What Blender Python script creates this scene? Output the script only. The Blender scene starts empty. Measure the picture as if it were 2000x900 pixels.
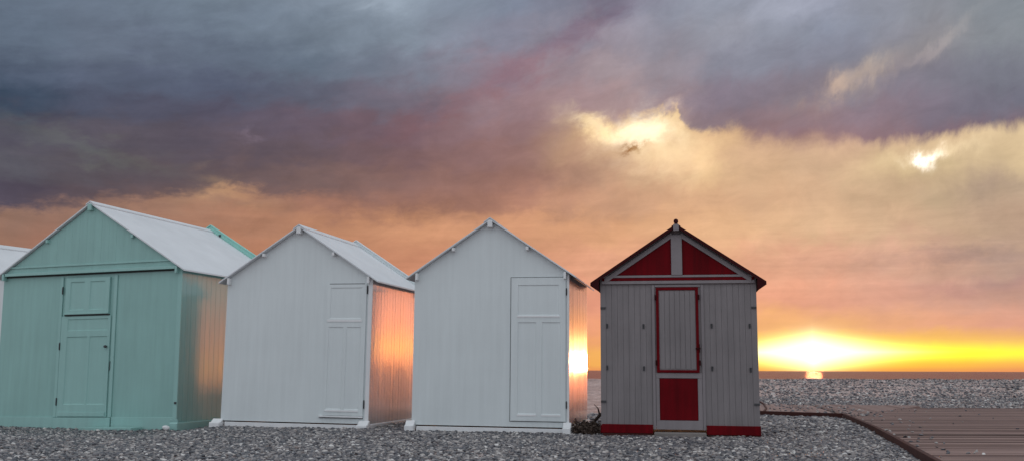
import bpy, bmesh, math, random
from mathutils import Vector, Matrix, noise as mnoise
import numpy as np

random.seed(7)
R = math.radians
scene = bpy.context.scene
COL = scene.collection

# ------------------------------------------------------------------ camera
CAM_H = 0.85
FPX = 1870.0                      # focal length for a 2000 px wide frame
PITCH = math.atan(272 / FPX)
ROLL = R(0.19)
F_ = Vector((0, math.cos(PITCH), math.sin(PITCH)))
U0 = Vector((0, -math.sin(PITCH), math.cos(PITCH)))
R0 = Vector((1, 0, 0))
RT = R0 * math.cos(ROLL) + U0 * math.sin(ROLL)
UP = -R0 * math.sin(ROLL) + U0 * math.cos(ROLL)
cam = bpy.data.cameras.new('camera')
camo = bpy.data.objects.new('camera', cam)
COL.objects.link(camo)
m = Matrix.Identity(4)
for i in range(3):
    m[i][0] = RT[i]; m[i][1] = UP[i]; m[i][2] = -F_[i]
m[2][3] = CAM_H
camo.matrix_world = m
cam.sensor_width = 36
cam.lens = 36 * FPX / 2000
cam.clip_start = 0.1
cam.clip_end = 60000
scene.camera = camo

SUN_AZ, SUN_EL = 17.35, 0.40

def lin(c):
    c = c / 255.0
    return c / 12.92 if c <= 0.04045 else ((c + 0.055) / 1.055) ** 2.4

# ------------------------------------------------------------------ node helper
class NT:
    def __init__(s, tree):
        s.t = tree; s.n = tree.nodes; s.l = tree.links
    def node(s, typ, **kw):
        n = s.n.new(typ)
        for k, v in kw.items(): setattr(n, k, v)
        return n
    def put(s, sock, v):
        if isinstance(v, bpy.types.NodeSocket): s.l.new(v, sock)
        else:
            try: sock.default_value = v
            except Exception: sock.default_value = (*v, 1) if len(v) == 3 else v
    def m(s, op, a, b=None, c=None, clamp=False):
        n = s.node('ShaderNodeMath', operation=op); n.use_clamp = clamp
        s.put(n.inputs[0], a)
        if b is not None: s.put(n.inputs[1], b)
        if c is not None: s.put(n.inputs[2], c)
        return n.outputs[0]
    def vm(s, op, a, b=None, scale=None):
        n = s.node('ShaderNodeVectorMath', operation=op)
        s.put(n.inputs[0], a)
        if b is not None: s.put(n.inputs[1], b)
        if scale is not None: s.put(n.inputs[3], scale)
        return n.outputs[0]
    def vec(s, x, y, z=0.0):
        n = s.node('ShaderNodeCombineXYZ')
        s.put(n.inputs[0], x); s.put(n.inputs[1], y); s.put(n.inputs[2], z)
        return n.outputs[0]
    def mix(s, f, a, b, blend='MIX'):
        n = s.node('ShaderNodeMix', data_type='RGBA', blend_type=blend)
        n.clamp_factor = True
        s.put(n.inputs[0], f); s.put(n.inputs[6], a); s.put(n.inputs[7], b)
        return n.outputs[2]
    def mr(s, v, a, b, c=0.0, d=1.0, mode='LINEAR'):
        n = s.node('ShaderNodeMapRange', interpolation_type=mode)
        for i, x in enumerate((v, a, b, c, d)): s.put(n.inputs[i], x)
        return n.outputs[0]
    def ramp(s, f, stops, interp='LINEAR'):
        n = s.node('ShaderNodeValToRGB'); cr = n.color_ramp; cr.interpolation = interp
        while len(cr.elements) < len(stops): cr.elements.new(0.5)
        for e, (p, c) in zip(cr.elements, stops): e.position = p; 
        for e, (p, c) in zip(cr.elements, stops):
            e.position = p; e.color = (*c[:3], 1) if not isinstance(c, float) else (c, c, c, 1)
        s.put(n.inputs[0], f)
        return n.outputs[0]
    def noise(s, vec, scale, detail=4.0, rough=0.55, dist=0.0, color=False):
        n = s.node('ShaderNodeTexNoise')
        if vec is not None: s.put(n.inputs['Vector'], vec)
        n.inputs['Scale'].default_value = scale; n.inputs['Detail'].default_value = detail
        n.inputs['Roughness'].default_value = rough; n.inputs['Distortion'].default_value = dist
        return n.outputs['Color'] if color else n.outputs['Fac']

# ------------------------------------------------------------------ sky (world)
XS = [0, 200, 400, 600, 800, 1000, 1200, 1400, 1600, 1800, 2000]
COOL = {   # colours of the grey-violet cloud deck
 0:  [(105,118,135),(110,122,139),(118,132,147),(124,136,151),(138,150,164),(128,136,154),(124,122,138),(148,153,167),(152,156,172),(142,145,154),(130,137,144)],
 60: [(97,110,127),(106,117,133),(107,119,135),(113,125,140),(134,146,160),(130,136,153),(142,134,146),(150,152,164),(132,138,154),(140,140,148),(134,140,146)],
 120:[(86,96,113),(100,108,127),(93,102,119),(102,114,130),(120,127,142),(138,124,138),(162,148,154),(136,138,152),(132,132,146),(134,130,138),(122,124,136)],
 180:[(68,82,98),(84,92,112),(84,90,110),(96,99,115),(114,110,124),(152,126,132),(170,146,148),(132,122,136),(136,124,134),(126,122,138),(112,114,128)],
 240:[(80,77,91),(84,80,94),(88,81,96),(104,90,102),(122,98,106),(148,118,120),(166,136,134),(144,124,132),(148,122,128),(136,116,126),(124,106,116)],
 300:[(94,94,102),(98,92,98),(90,82,92),(102,87,93),(124,97,99),(146,112,109),(166,128,118),(150,116,116),(150,116,118),(142,112,116),(130,102,110)],
 350:[(76,72,88),(88,78,86),(98,85,90),(118,96,94),(134,103,98),(150,113,105),(172,132,116),(160,122,112),(160,122,112),(160,122,112),(150,112,112)],
 400:[(80,73,86),(96,82,86),(118,94,90),(134,103,96),(146,108,98),(158,116,102),(170,130,112),(170,130,112),(170,130,112),(170,130,112),(160,122,112)],
}
WARM = {   # colours of the clear, sunlit sky below it
 225:[(150,116,100)]*4+[(150,112,98),(158,124,112),(232,196,146),(226,190,146),(204,164,142),(222,190,156),(222,196,156)],
 300:[(150,116,100)]*4+[(150,112,98),(156,120,106),(206,166,132),(226,184,142),(206,170,142),(226,196,152),(216,190,150)],
 350:[(150,116,100),(150,116,100),(160,124,104),(156,116,100),(150,108,98),(156,116,104),(190,150,124),(218,176,138),(212,176,142),(210,184,148),(186,162,138)],
 400:[(146,114,100),(150,116,100),(166,130,108),(164,118,100),(156,114,98),(176,128,108),(204,156,126),(216,170,134),(214,174,140),(206,174,142),(180,150,128)],
 450:[(140,112,98),(146,110,98),(170,122,100),(186,134,104),(208,150,114),(216,158,122),(222,166,126),(228,180,138),(226,186,148),(218,182,150),(198,170,146)],
 520:[(160,118,98),(166,116,96),(184,126,100),(194,134,104),(200,138,108),(212,150,118),(222,162,130),(232,172,138),(228,170,142),(206,162,142),(186,152,138)],
 590:[(180,122,98),(184,122,98),(190,126,100),(198,132,106),(208,140,112),(222,150,122),(230,156,128),(240,168,134),(236,168,138),(216,162,140),(204,158,140)],
 640:[(190,124,96),(194,126,98),(200,130,100),(208,136,104),(220,146,112),(232,156,120),(238,162,122),(246,178,120),(246,184,120),(238,172,132),(226,162,136)],
 665:[(192,124,92),(196,126,94),(204,132,96),(214,138,98),(226,150,104),(236,160,110),(242,168,112),(250,190,96),(252,196,92),(248,188,98),(240,178,104)],
 690:[(194,124,88),(198,126,90),(206,134,92),(218,142,94),(230,156,98),(240,168,100),(246,180,96),(252,206,80),(255,220,70),(255,232,78),(252,208,92)],
 712:[(190,122,90),(194,124,92),(202,130,92),(214,138,94),(226,150,96),(236,162,96),(246,178,90),(250,192,70),(254,196,62),(252,184,76),(246,168,92)],
 722:[(180,116,92),(184,118,92),(192,122,92),(202,128,92),(214,138,94),(226,146,94),(236,156,90),(240,164,76),(244,164,70),(242,158,82),(236,150,96)],
}
def table(tab, x, y):
    ys = sorted(tab); y = min(max(y, ys[0]), ys[-1]); x = min(max(x, 0), 2000)
    j = max(k for k in range(len(ys)) if ys[k] <= y); j2 = min(j + 1, len(ys) - 1)
    ty = 0 if j2 == j else (y - ys[j]) / (ys[j2] - ys[j])
    i = min(int(x // 200), 9); tx = (x - 200 * i) / 200
    out = []
    for c in range(3):
        v = [(1 - tx) * lin(tab[q][i][c]) + tx * lin(tab[q][i + 1][c]) for q in (ys[j], ys[j2])]
        out.append(v[0] * (1 - ty) + v[1] * ty)
    return out
def dir_to_pix(az, el):
    d = Vector((math.sin(R(az)) * math.cos(R(el)), math.cos(R(az)) * math.cos(R(el)), math.sin(R(el))))
    z = d.dot(F_)
    return 1000 + FPX * d.dot(RT) / z, 450 - FPX * d.dot(UP) / z
def azel(x, y):
    d = (F_ * FPX + RT * (x - 1000) + UP * (450 - y)).normalized()
    return math.degrees(math.atan2(d.x, d.y)), math.degrees(math.asin(d.z))

world = bpy.data.worlds.new('World'); scene.world = world; world.use_nodes = True
world.node_tree.nodes.clear()
W = NT(world.node_tree)
tc = W.node('ShaderNodeTexCoord')
sep = W.node('ShaderNodeSeparateXYZ'); W.l.new(tc.outputs['Generated'], sep.inputs[0])
az0 = W.m('MULTIPLY', W.m('ARCTAN2', sep.outputs[0], sep.outputs[1]), 57.29578)
el0 = W.m('MULTIPLY', W.m('ARCSINE', sep.outputs[2]), 57.29578)
# cloud noise fields
pe = W.m('SUBTRACT', el0, W.m('MULTIPLY', az0, W.mr(el0, 8, 20, 0.0, 0.30)))
cv = W.vec(W.m('MULTIPLY', az0, 1 / 8.5), W.m('MULTIPLY', pe, 1 / 4.2), 3.1)
nA = W.noise(cv, 1.0, 7, 0.56, 0.3, color=True)
sA = W.node('ShaderNodeSeparateColor'); W.l.new(nA, sA.inputs[0])
cv2 = W.vec(W.m('MULTIPLY', az0, 1 / 2.0), W.m('MULTIPLY', pe, 1 / 1.35), 9.7)
nB = W.noise(cv2, 1.0, 8, 0.62, 0.2, color=True)
sB = W.node('ShaderNodeSeparateColor'); W.l.new(nB, sB.inputs[0])
amp = W.mr(el0, 0.3, 6.0, 0.05, 1.0)
def off(sock, k): return W.m('MULTIPLY', W.m('MULTIPLY', W.m('SUBTRACT', sock, 0.5), k), amp)
az = W.m('ADD', az0, W.m('ADD', off(sA.outputs[0], 5.5), off(sB.outputs[0], 3.0)))
el = W.m('ADD', el0, W.m('ADD', off(sA.outputs[1], 2.6), off(sB.outputs[1], 2.6)))
AZ0, AZ1, NAZ = -34.0, 40.0, 25
fx = W.mr(az, AZ0, AZ1)
def grid(tab, els):
    col = None
    for k, e in enumerate(els):
        stops = []
        for i in range(NAZ):
            a = AZ0 + (AZ1 - AZ0) * i / (NAZ - 1)
            x, y = dir_to_pix(a, e)
            stops.append((i / (NAZ - 1), table(tab, x, y)))
        c = W.ramp(fx, stops, 'EASE')
        col = c if col is None else W.mix(W.mr(el, els[k - 1], e, mode='SMOOTHSTEP'), col, c)
    return col
warm = grid(WARM, [0.0, 0.35, 1.0, 1.75, 2.5, 4.0, 6.1, 8.3, 9.9, 11.4, 13.0, 15.0])
cool = grid(COOL, [9.0, 11.0, 12.7, 14.4, 16.0, 17.8, 19.6, 21.6])
EDGE = [(-60,405),(0,408),(100,398),(200,392),(290,390),(390,372),(435,358),(480,374),(560,390),(700,388),(850,394),(950,378),(1030,325),(1080,272),(1130,236),(1190,240),(1230,226),(1285,220),(1308,200),(1328,240),(1400,262),(1500,268),(1600,274),(1700,280),(1800,274),(1900,256),(2000,244),(2100,236)]
ed = []
for x, y in EDGE:
    a, e = azel(x, y); ed.append(((a - AZ0) / (AZ1 - AZ0), e / 30))
azE = W.m('ADD', az0, W.m('ADD', off(sA.outputs[0], 2.0), off(sB.outputs[2], 2.4)))
elE = W.m('ADD', el0, W.m('ADD', off(sA.outputs[2], 1.1), off(sB.outputs[0], 2.6)))
edge = W.m('MULTIPLY', W.ramp(W.mr(azE, AZ0, AZ1), ed), 30)
SOFT = [(0,.5),(250,.5),(420,.35),(600,.45),(800,1.0),(950,2.6),(1080,2.0),(1160,.7),(1240,.45),(1320,.3),(1400,.45),(1500,.8),(1600,.9),(1700,.5),(1900,.4),(2000,.5)]
so = [((azel(x, 300)[0] - AZ0) / (AZ1 - AZ0), v / 5) for x, v in SOFT]
soft = W.m('MULTIPLY', W.ramp(W.mr(az0, AZ0, AZ1), so), 5)
dd = W.m('DIVIDE', W.m('SUBTRACT', elE, edge), soft)
mask = W.mr(dd, -1.0, 1.0, mode='SMOOTHSTEP')
sky = W.mix(mask, warm, cool)
# tonal texture of the clouds, in long streaks
cv3 = W.vec(W.m('MULTIPLY', az0, 1 / 16.0), W.m('MULTIPLY', pe, 1 / 1.6), 21.0)
nC = W.noise(cv3, 1.0, 8, 0.6, 0.4)
k1 = W.mr(nC, 0.25, 0.75, 0.93, 1.07)
cv4 = W.vec(W.m('MULTIPLY', az0, 1 / 7.0), W.m('MULTIPLY', pe, 1 / 3.5), 5.0)
nD = W.noise(cv4, 1.0, 7, 0.6, 0.3)
k2 = W.mr(nD, 0.25, 0.75, 0.90, 1.10)
cv5 = W.vec(W.m('MULTIPLY', az0, 1 / 2.6), W.m('MULTIPLY', W.m('ADD', el0, W.m('MULTIPLY', az0, -.12)), 1 / 1.5), 33.0)
nE = W.noise(cv5, 1.0, 9, 0.66, 0.5)
k2 = W.m('MULTIPLY', k2, W.mr(nE, 0.25, 0.75, 0.88, 1.12))
cv6 = W.vec(W.m('MULTIPLY', az0, 1 / 12.0), W.m('MULTIPLY', el0, 1 / 0.9), 71.0)
k2 = W.m('MULTIPLY', k2, W.m('ADD', 1.0, W.m('MULTIPLY', W.m('SUBTRACT', W.noise(cv6, 1.0, 7, .6, .3), .5), W.mr(el0, 8, 12, 0.42, 0.0))))
kk = W.m('ADD', 1.0, W.m('MULTIPLY', W.m('SUBTRACT', W.m('MULTIPLY', k1, k2), 1.0), W.mr(el0, 0.5, 5, 0.1, 1.0)))
sky = W.vm('SCALE', sky, scale=kk)
# single cloud gaps, wisps and veils: x, y, half length, half height (px), tilt, colour added
BLOBS = [
 (1245, 262, 46, 28, 10, (.42, .42, .36)), (1275, 245, 24, 24, 60, (.12, .11, .08)), (1150, 240, 24, 12, 0, (.2, .17, .1)), (1180, 250, 60, 16, -12, (.32, .27, .12)), (1300, 285, 60, 36, -20, (.22, .20, .12)),
 (1290, 310, 90, 40, -10, (.10, .09, .05)), (1238, 295, 26, 8, 6, (-.55, -.50, -.38)),
 (1800, 300, 17, 8, 15, (.8, .8, .8)), (1796, 312, 7, 12, 10, (.5, .5, .5)), (1830, 290, 60, 11, 10, (.22, .19, .12)), (1770, 320, 70, 22, 0, (.06, .06, .02)),
 (1632, 172, 26, 14, 25, (.26, .17, .08)), (1700, 138, 30, 13, 20, (.14, .10, .05)), (1700, 145, 110, 24, 22, (.06, .04, .01)),
 (1830, 92, 60, 8, 32, (.09, .07, .055)), (1880, 330, 70, 40, 0, (-.08, -.06, -.02)),
 (960, 165, 170, 18, 27, (.012, -.010, -.014)), (870, 205, 60, 22, 20, (.012, .004, .006)),
 (1120, 70, 120, 22, 30, (-.03, -.06, -.06)), (1240, 60, 60, 40, 50, (.05, .05, .06)), (1530, 20, 80, 24, 5, (.06, .06, .07)),
 (500, 262, 20, 8, 0, (.04, .03, .04)), (160, 285, 120, 16, -12, (.02, .03, .015)), (1310, 208, 12, 20, 70, (.15, .11, .07)),
 (440, 368, 40, 18, -15, (.10, .06, .02)), (740, 8, 50, 18, 0, (.07, .08, .09)), (0, 170, 110, 50, 0, (-.02, -.02, -.02)),
 (1380, 335, 34, 30, 0, (.07, .06, .02)), (1850, 500, 130, 12, 0, (-.09, -.05, -.02)), (1950, 550, 110, 14, 4, (-.06, -.04, -.01)),
]
azB = W.m('ADD', az0, W.m('ADD', off(sA.outputs[0], 0.8), off(sB.outputs[0], 4.2)))
elB = W.m('ADD', el0, W.m('ADD', off(sA.outputs[1], 0.5), off(sB.outputs[2], 3.4)))
PD = 32.6
for (x, y, sx, sy, tilt, c) in BLOBS:
    a, e = azel(x, y)
    ce = math.cos(R(e))
    dx = W.m('MULTIPLY', W.m('SUBTRACT', azB, a), ce); dy = W.m('SUBTRACT', elB, e)
    ct, st = math.cos(R(tilt)), math.sin(R(tilt))
    u = W.m('MULTIPLY', W.m('MULTIPLY_ADD', dx, ct, W.m('MULTIPLY', dy, st)), PD / sx)
    v = W.m('MULTIPLY', W.m('MULTIPLY_ADD', dx, -st, W.m('MULTIPLY', dy, ct)), PD / sy)
    g = W.m('EXPONENT', W.m('MULTIPLY', W.m('MULTIPLY_ADD', u, u, W.m('MULTIPLY', v, v)), -0.7))
    n = W.node('ShaderNodeVectorMath', operation='MULTIPLY_ADD')
    n.inputs[0].default_value = c
    W.l.new(W.vec(g, g, g), n.inputs[1]); W.l.new(sky, n.inputs[2])
    sky = n.outputs[0]
sky = W.vm('MAXIMUM', sky, (0.01, 0.01, 0.01))
# glow of the setting sun behind the low veil, plus an added side glow
da = W.m('SUBTRACT', az0, SUN_AZ); de = W.m('SUBTRACT', el0, 1.06)
ada = W.m('ABSOLUTE', da); ade = W.m('ABSOLUTE', de)
def addc(col, fac):
    global sky
    n = W.node('ShaderNodeVectorMath', operation='MULTIPLY_ADD')
    n.inputs[0].default_value = col
    W.l.new(W.vec(fac, fac, fac), n.inputs[1]); W.l.new(sky, n.inputs[2]); sky = n.outputs[0]
core = W.m('EXPONENT', W.m('MULTIPLY', W.m('POWER', W.m('ADD', W.m('DIVIDE', ada, 4.3), W.m('DIVIDE', ade, 0.98)), 2.3), -1.0))
addc((2.4, 2.15, 1.3), core)
disc = W.m('EXPONENT', W.m('MULTIPLY', W.m('ADD', W.m('POWER', W.m('DIVIDE', ada, 0.30), 2.0), W.m('POWER', W.m('DIVIDE', W.m('SUBTRACT', el0, 0.75), 0.34), 2.0)), -1.0))
addc((4.5, 2.4, 0.3), disc)
added_glow = W.m('EXPONENT', W.m('MULTIPLY', W.m('POWER', W.m('DIVIDE', W.m('SUBTRACT', el0, 0.8), 4.4), 2.0), -1.0))  # unseen orange glow added right of the view to light the hut sides
added_glow = W.m('MULTIPLY', added_glow, W.m('MULTIPLY', W.mr(az0, 28.6, 32.5, 0.0, 1.0, 'SMOOTHSTEP'), W.mr(az0, 52, 72, 1.0, 0.0, 'SMOOTHSTEP')))
addc((2.3, 0.66, 0.26), added_glow)
addc((1.5, 0.30, 0.12), W.m('MULTIPLY', added_glow, W.mr(az0, 38, 48, 1.0, 0.0, 'SMOOTHSTEP')))
halo = W.m('EXPONENT', W.m('MULTIPLY', W.m('ADD', W.m('POWER', W.m('DIVIDE', ada, 3.6), 2.0), W.m('POWER', W.m('DIVIDE', ade, 0.72), 2.0)), -1.0))
addc((0.45, 0.34, -0.06), halo)
band = W.m('MULTIPLY', W.m('EXPONENT', W.m('MULTIPLY', W.m('POWER', W.m('DIVIDE', W.m('SUBTRACT', el0, 1.05), 0.55), 2.0), -1.0)),
           W.mr(az0, 13, 20, 0.0, 1.0, 'SMOOTHSTEP'))
band = W.m('MULTIPLY', band, W.mr(az0, 24, 60, 1.0, 0.35, 'SMOOTHSTEP'))
addc((0.30, 0.40, -0.04), band)
sky = W.vm('MAXIMUM', sky, (0.01, 0.01, 0.01))
# the rest of the dome: brighter, clear-ish blue-grey evening sky overhead and inland
eastn = W.noise(tc.outputs['Generated'], 2.2, 5, 0.5)
east = W.mix(W.mr(eastn, 0.3, 0.7), (0.60, 0.66, 0.72), (0.84, 0.88, 0.92))
east = W.mix(W.mr(el0, 0, 25, 1.0, 0.0), east, (0.42, 0.44, 0.52))
side = W.mr(W.m('ABSOLUTE', az0), 46, 100, 0.0, 1.0, 'SMOOTHSTEP')
top = W.mr(el0, 26, 60, 0.0, 1.0, 'SMOOTHSTEP')
sky = W.mix(W.m('MAXIMUM', side, top), sky, east)
sky = W.mix(W.mr(el0, -0.6, -0.1, 1.0, 0.0), sky, (0.07, 0.06, 0.06))
bg = W.node('ShaderNodeBackground'); W.l.new(sky, bg.inputs[0]); bg.inputs[1].default_value = 1.0
wo = W.node('ShaderNodeOutputWorld'); W.l.new(bg.outputs[0], wo.inputs[0])
world.cycles.sampling_method = 'MANUAL'; world.cycles.sample_map_resolution = 2048

# ------------------------------------------------------------------ sun
sun = bpy.data.lights.new('sun', 'SUN'); sun.energy = 0.45; sun.angle = R(0.9); sun.color = (1.0, 0.26, 0.10)
suno = bpy.data.objects.new('sun', sun); COL.objects.link(suno)
sd = Vector((math.sin(R(SUN_AZ)) * math.cos(R(SUN_EL)), math.cos(R(SUN_AZ)) * math.cos(R(SUN_EL)), math.sin(R(SUN_EL))))
suno.rotation_euler = sd.to_track_quat('Z', 'Y').to_euler()
suno.location = sd * 60

# ------------------------------------------------------------------ materials
def newmat(name):
    mt = bpy.data.materials.new(name); mt.use_nodes = True; mt.node_tree.nodes.clear()
    N = NT(mt.node_tree)
    p = N.node('ShaderNodeBsdfPrincipled'); o = N.node('ShaderNodeOutputMaterial')
    N.l.new(p.outputs[0], o.inputs[0])
    return mt, N, p
def paint(name, col, rough=0.38, var=0.06, streak=True, coat=0.0, bump=0.15, chips=None, ior=1.5, spec=0.5, cior=1.5, crough=0.17):
    mt, N, p = newmat(name)
    t = N.node('ShaderNodeTexCoord')
    mp = N.node('ShaderNodeMapping'); N.l.new(t.outputs['Object'], mp.inputs[0])
    mp.inputs['Scale'].default_value = (14, 14, 0.9) if streak else (3, 3, 3)
    n1 = N.noise(mp.outputs[0], 1.0, 6, 0.6)
    n2 = N.noise(t.outputs['Object'], 1.3, 5, 0.6)
    f = N.mr(N.m('ADD', N.m('MULTIPLY', n1, 0.6), N.m('MULTIPLY', n2, 0.5)), 0.35, 0.75)
    lo = tuple(c * (1 - var * 1.6) for c in col); hi = tuple(min(1, c * (1 + var * .7)) for c in col)
    c = N.mix(f, lo, hi)
    if chips:
        mp2 = N.node('ShaderNodeMapping'); N.l.new(t.outputs['Object'], mp2.inputs[0])
        mp2.inputs['Scale'].default_value = (30, 30, 4)
        n3 = N.noise(mp2.outputs[0], 1.0, 8, 0.7)
        c = N.mix(N.mr(n3, 0.66, 0.74, 0, 0.75), c, chips)
    N.l.new(c, p.inputs['Base Color'])
    N.l.new(N.mr(n1, 0.3, 0.7, rough - 0.07, rough + 0.09), p.inputs['Roughness'])
    p.inputs['IOR'].default_value = ior
    p.inputs['Coat Weight'].default_value = coat; N.l.new(N.mr(n2, 0.3, 0.7, crough * .6, crough * 1.7), p.inputs['Coat Roughness']); p.inputs['Coat IOR'].default_value = cior; p.inputs['Specular IOR Level'].default_value = spec
    b = N.node('ShaderNodeBump'); b.inputs['Strength'].default_value = bump; b.inputs['Distance'].default_value = 0.004
    mp3 = N.node('ShaderNodeMapping'); N.l.new(t.outputs['Object'], mp3.inputs[0]); mp3.inputs['Scale'].default_value = (60, 60, 3)
    N.l.new(N.noise(mp3.outputs[0], 1.0, 5, 0.6), b.inputs['Height'])
    if coat:
        b2 = N.node('ShaderNodeBump'); b2.inputs['Strength'].default_value = 0.10; b2.inputs['Distance'].default_value = 0.02
        mp4 = N.node('ShaderNodeMapping'); N.l.new(t.outputs['Object'], mp4.inputs[0]); mp4.inputs['Scale'].default_value = (9, 9, 2.2)
        N.l.new(N.noise(mp4.outputs[0], 1.0, 5, 0.6, 0.5), b2.inputs['Height']); N.l.new(b.outputs[0], b2.inputs['Normal'])
        N.l.new(b2.outputs[0], p.inputs['Normal']); N.l.new(b2.outputs[0], p.inputs['Coat Normal'])
    else: N.l.new(b.outputs[0], p.inputs['Normal'])
    return mt
WHITE = (0.745, 0.805, 0.815)
M = {}
M['white'] = paint('white_paint', WHITE, 0.40, 0.05)
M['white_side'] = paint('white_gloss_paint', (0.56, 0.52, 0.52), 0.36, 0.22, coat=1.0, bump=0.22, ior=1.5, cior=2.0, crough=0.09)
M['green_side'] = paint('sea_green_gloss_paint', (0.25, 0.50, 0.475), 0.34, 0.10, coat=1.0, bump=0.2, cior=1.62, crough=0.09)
M['white_trim'] = paint('white_trim_paint', (0.84, 0.85, 0.86), 0.45, 0.05)
M['white_roof'] = paint('white_roof_sheet', (0.74, 0.77, 0.80), 0.6, 0.06, streak=False, chips=(0.42, 0.43, 0.45))
M['green'] = paint('sea_green_paint', (0.305, 0.535, 0.50), 0.42, 0.08)
M['green_trim'] = paint('sea_green_trim_paint', (0.33, 0.57, 0.535), 0.42, 0.06)
M['green_pale'] = paint('pale_green_paint', (0.34, 0.68, 0.60), 0.5, 0.06)
M['grey'] = paint('weathered_grey_boards', (0.242, 0.218, 0.224), 0.6, 0.16, chips=(0.20, 0.17, 0.17))
M['grey_trim'] = paint('pinkish_grey_trim', (0.26, 0.232, 0.242), 0.6, 0.12)
M['red'] = paint('dark_red_paint', (0.15, 0.003, 0.007), 0.7, 0.3, spec=0.1)
M['red_dark'] = paint('deep_red_roof_paint', (0.045, 0.005, 0.006), 0.7, 0.2, spec=0.15)
M['iron'] = paint('black_iron', (0.06, 0.06, 0.065), 0.6, 0.2, streak=False)
M['concrete'] = paint('grey_concrete', (0.22, 0.20, 0.19), 0.9, 0.15, streak=False)
M['kerb'] = paint('dark_brown_timber', (0.055, 0.013, 0.010), 0.8, 0.25, streak=False)
M['shade_line'] = paint('painted_shade', (0.05, 0.05, 0.05), 0.9, 0.1)  # dark colour of the painted shade strips

def deck_mat():
    mt, N, p = newmat('weathered_deck_boards')
    a = N.node('ShaderNodeAttribute'); a.attribute_name = 'tone'
    t = N.node('ShaderNodeTexCoord')
    mp = N.node('ShaderNodeMapping'); N.l.new(t.outputs['Object'], mp.inputs[0]); mp.inputs['Scale'].default_value = (1.2, 14, 10)
    n = N.noise(mp.outputs[0], 1.0, 6, 0.65)
    n2 = N.noise(t.outputs['Object'], 0.7, 5, 0.6)
    f = N.m('ADD', N.m('MULTIPLY', a.outputs['Fac'], 0.55), N.m('ADD', N.m('MULTIPLY', n, 0.4), N.m('MULTIPLY', n2, 0.3)))
    c = N.ramp(f, [(0.15, (.045, .023, .019)), (0.5, (.14, .080, .068)), (0.9, (.29, .19, .17))])
    N.l.new(c, p.inputs['Base Color']); p.inputs['Roughness'].default_value = 0.7
    return mt
M['deck'] = deck_mat()

def ground_mat():
    mt, N, p = newmat('pebble_beach')
    t = N.node('ShaderNodeTexCoord')
    co = t.outputs['Object']
    wv = N.vm('ADD', co, N.vm('SCALE', N.noise(co, 9, 3, 0.5, color=True), scale=0.04))
    cols = None
    v = N.node('ShaderNodeTexVoronoi'); v.feature = 'F1'; v.inputs['Scale'].default_value = 15; v.inputs['Randomness'].default_value = 1
    N.l.new(wv, v.inputs['Vector'])
    v2 = N.node('ShaderNodeTexVoronoi'); v2.feature = 'F1'; v2.inputs['Scale'].default_value = 5.5
    N.l.new(wv, v2.inputs['Vector'])
    s = N.node('ShaderNodeSeparateColor'); N.l.new(v.outputs['Color'], s.inputs[0])
    s2 = N.node('ShaderNodeSeparateColor'); N.l.new(v2.outputs['Color'], s2.inputs[0])
    big = N.noise(co, 0.22, 4, 0.6)
    f = N.m('ADD', N.m('MULTIPLY', s.outputs[0], 0.55), N.m('ADD', N.m('MULTIPLY', s2.outputs[0], 0.30), N.m('MULTIPLY', big, 0.3)))
    st = N.node('ShaderNodeMapping'); N.l.new(co, st.inputs[0]); st.inputs['Scale'].default_value = (.5, .9, 1)
    f = N.m('ADD', f, N.m('MULTIPLY', N.m('SUBTRACT', N.noise(st.outputs[0], 1.6, 8, .7), .5), 1.7))
    c = N.ramp(f, [(0.1, (.10, .068, .066)), (0.45, (.31, .215, .20)), (0.75, (.50, .37, .345)), (1.0, (.78, .65, .61))])
    N.l.new(c, p.inputs['Base Color']); p.inputs['Roughness'].default_value = 0.38
    b = N.node('ShaderNodeBump'); b.inputs['Strength'].default_value = 0.9; b.inputs['Distance'].default_value = 0.03; b.invert = True
    h = N.m('ADD', v.outputs['Distance'], N.m('MULTIPLY', v2.outputs['Distance'], 0.6))
    N.l.new(h, b.inputs['Height']); N.l.new(b.outputs[0], p.inputs['Normal'])
    return mt
M['ground'] = ground_mat()

def pebble_mat():
    mt, N, p = newmat('flint_pebbles')
    o = N.node('ShaderNodeObjectInfo')
    t = N.node('ShaderNodeTexCoord')
    n = N.noise(t.outputs['Object'], 1.7, 4, 0.6)
    f = N.m('ADD', N.m('MULTIPLY', o.outputs['Random'], 0.9), N.m('MULTIPLY', n, 0.12))
    c = N.ramp(f, [(0.0, (.030, .032, .040)), (0.30, (.09, .09, .105)), (0.58, (.18, .165, .17)), (0.80, (.31, .28, .27)), (0.90, (.47, .43, .41)), (0.97, (.76, .74, .72))])
    N.l.new(c, p.inputs['Base Color']); p.inputs['Roughness'].default_value = 0.32
    return mt
M['pebble'] = pebble_mat()

def sea_mat():
    mt, N, p = newmat('sea_water')
    p.inputs['Base Color'].default_value = (0.30, 0.095, 0.075, 1); p.inputs['Specular IOR Level'].default_value = 0.1; p.inputs['Roughness'].default_value = 0.3
    p.inputs['IOR'].default_value = 1.2
    t = N.node('ShaderNodeTexCoord')
    mp = N.node('ShaderNodeMapping'); N.l.new(t.outputs['Object'], mp.inputs[0]); mp.inputs['Scale'].default_value = (0.10, 0.35, 1)
    b = N.node('ShaderNodeBump'); b.inputs['Strength'].default_value = 1.0; b.inputs['Distance'].default_value = 1.3
    N.l.new(N.noise(mp.outputs[0], 1.0, 6, 0.6), b.inputs['Height']); N.l.new(b.outputs[0], p.inputs['Normal'])
    return mt
M['sea'] = sea_mat()

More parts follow.
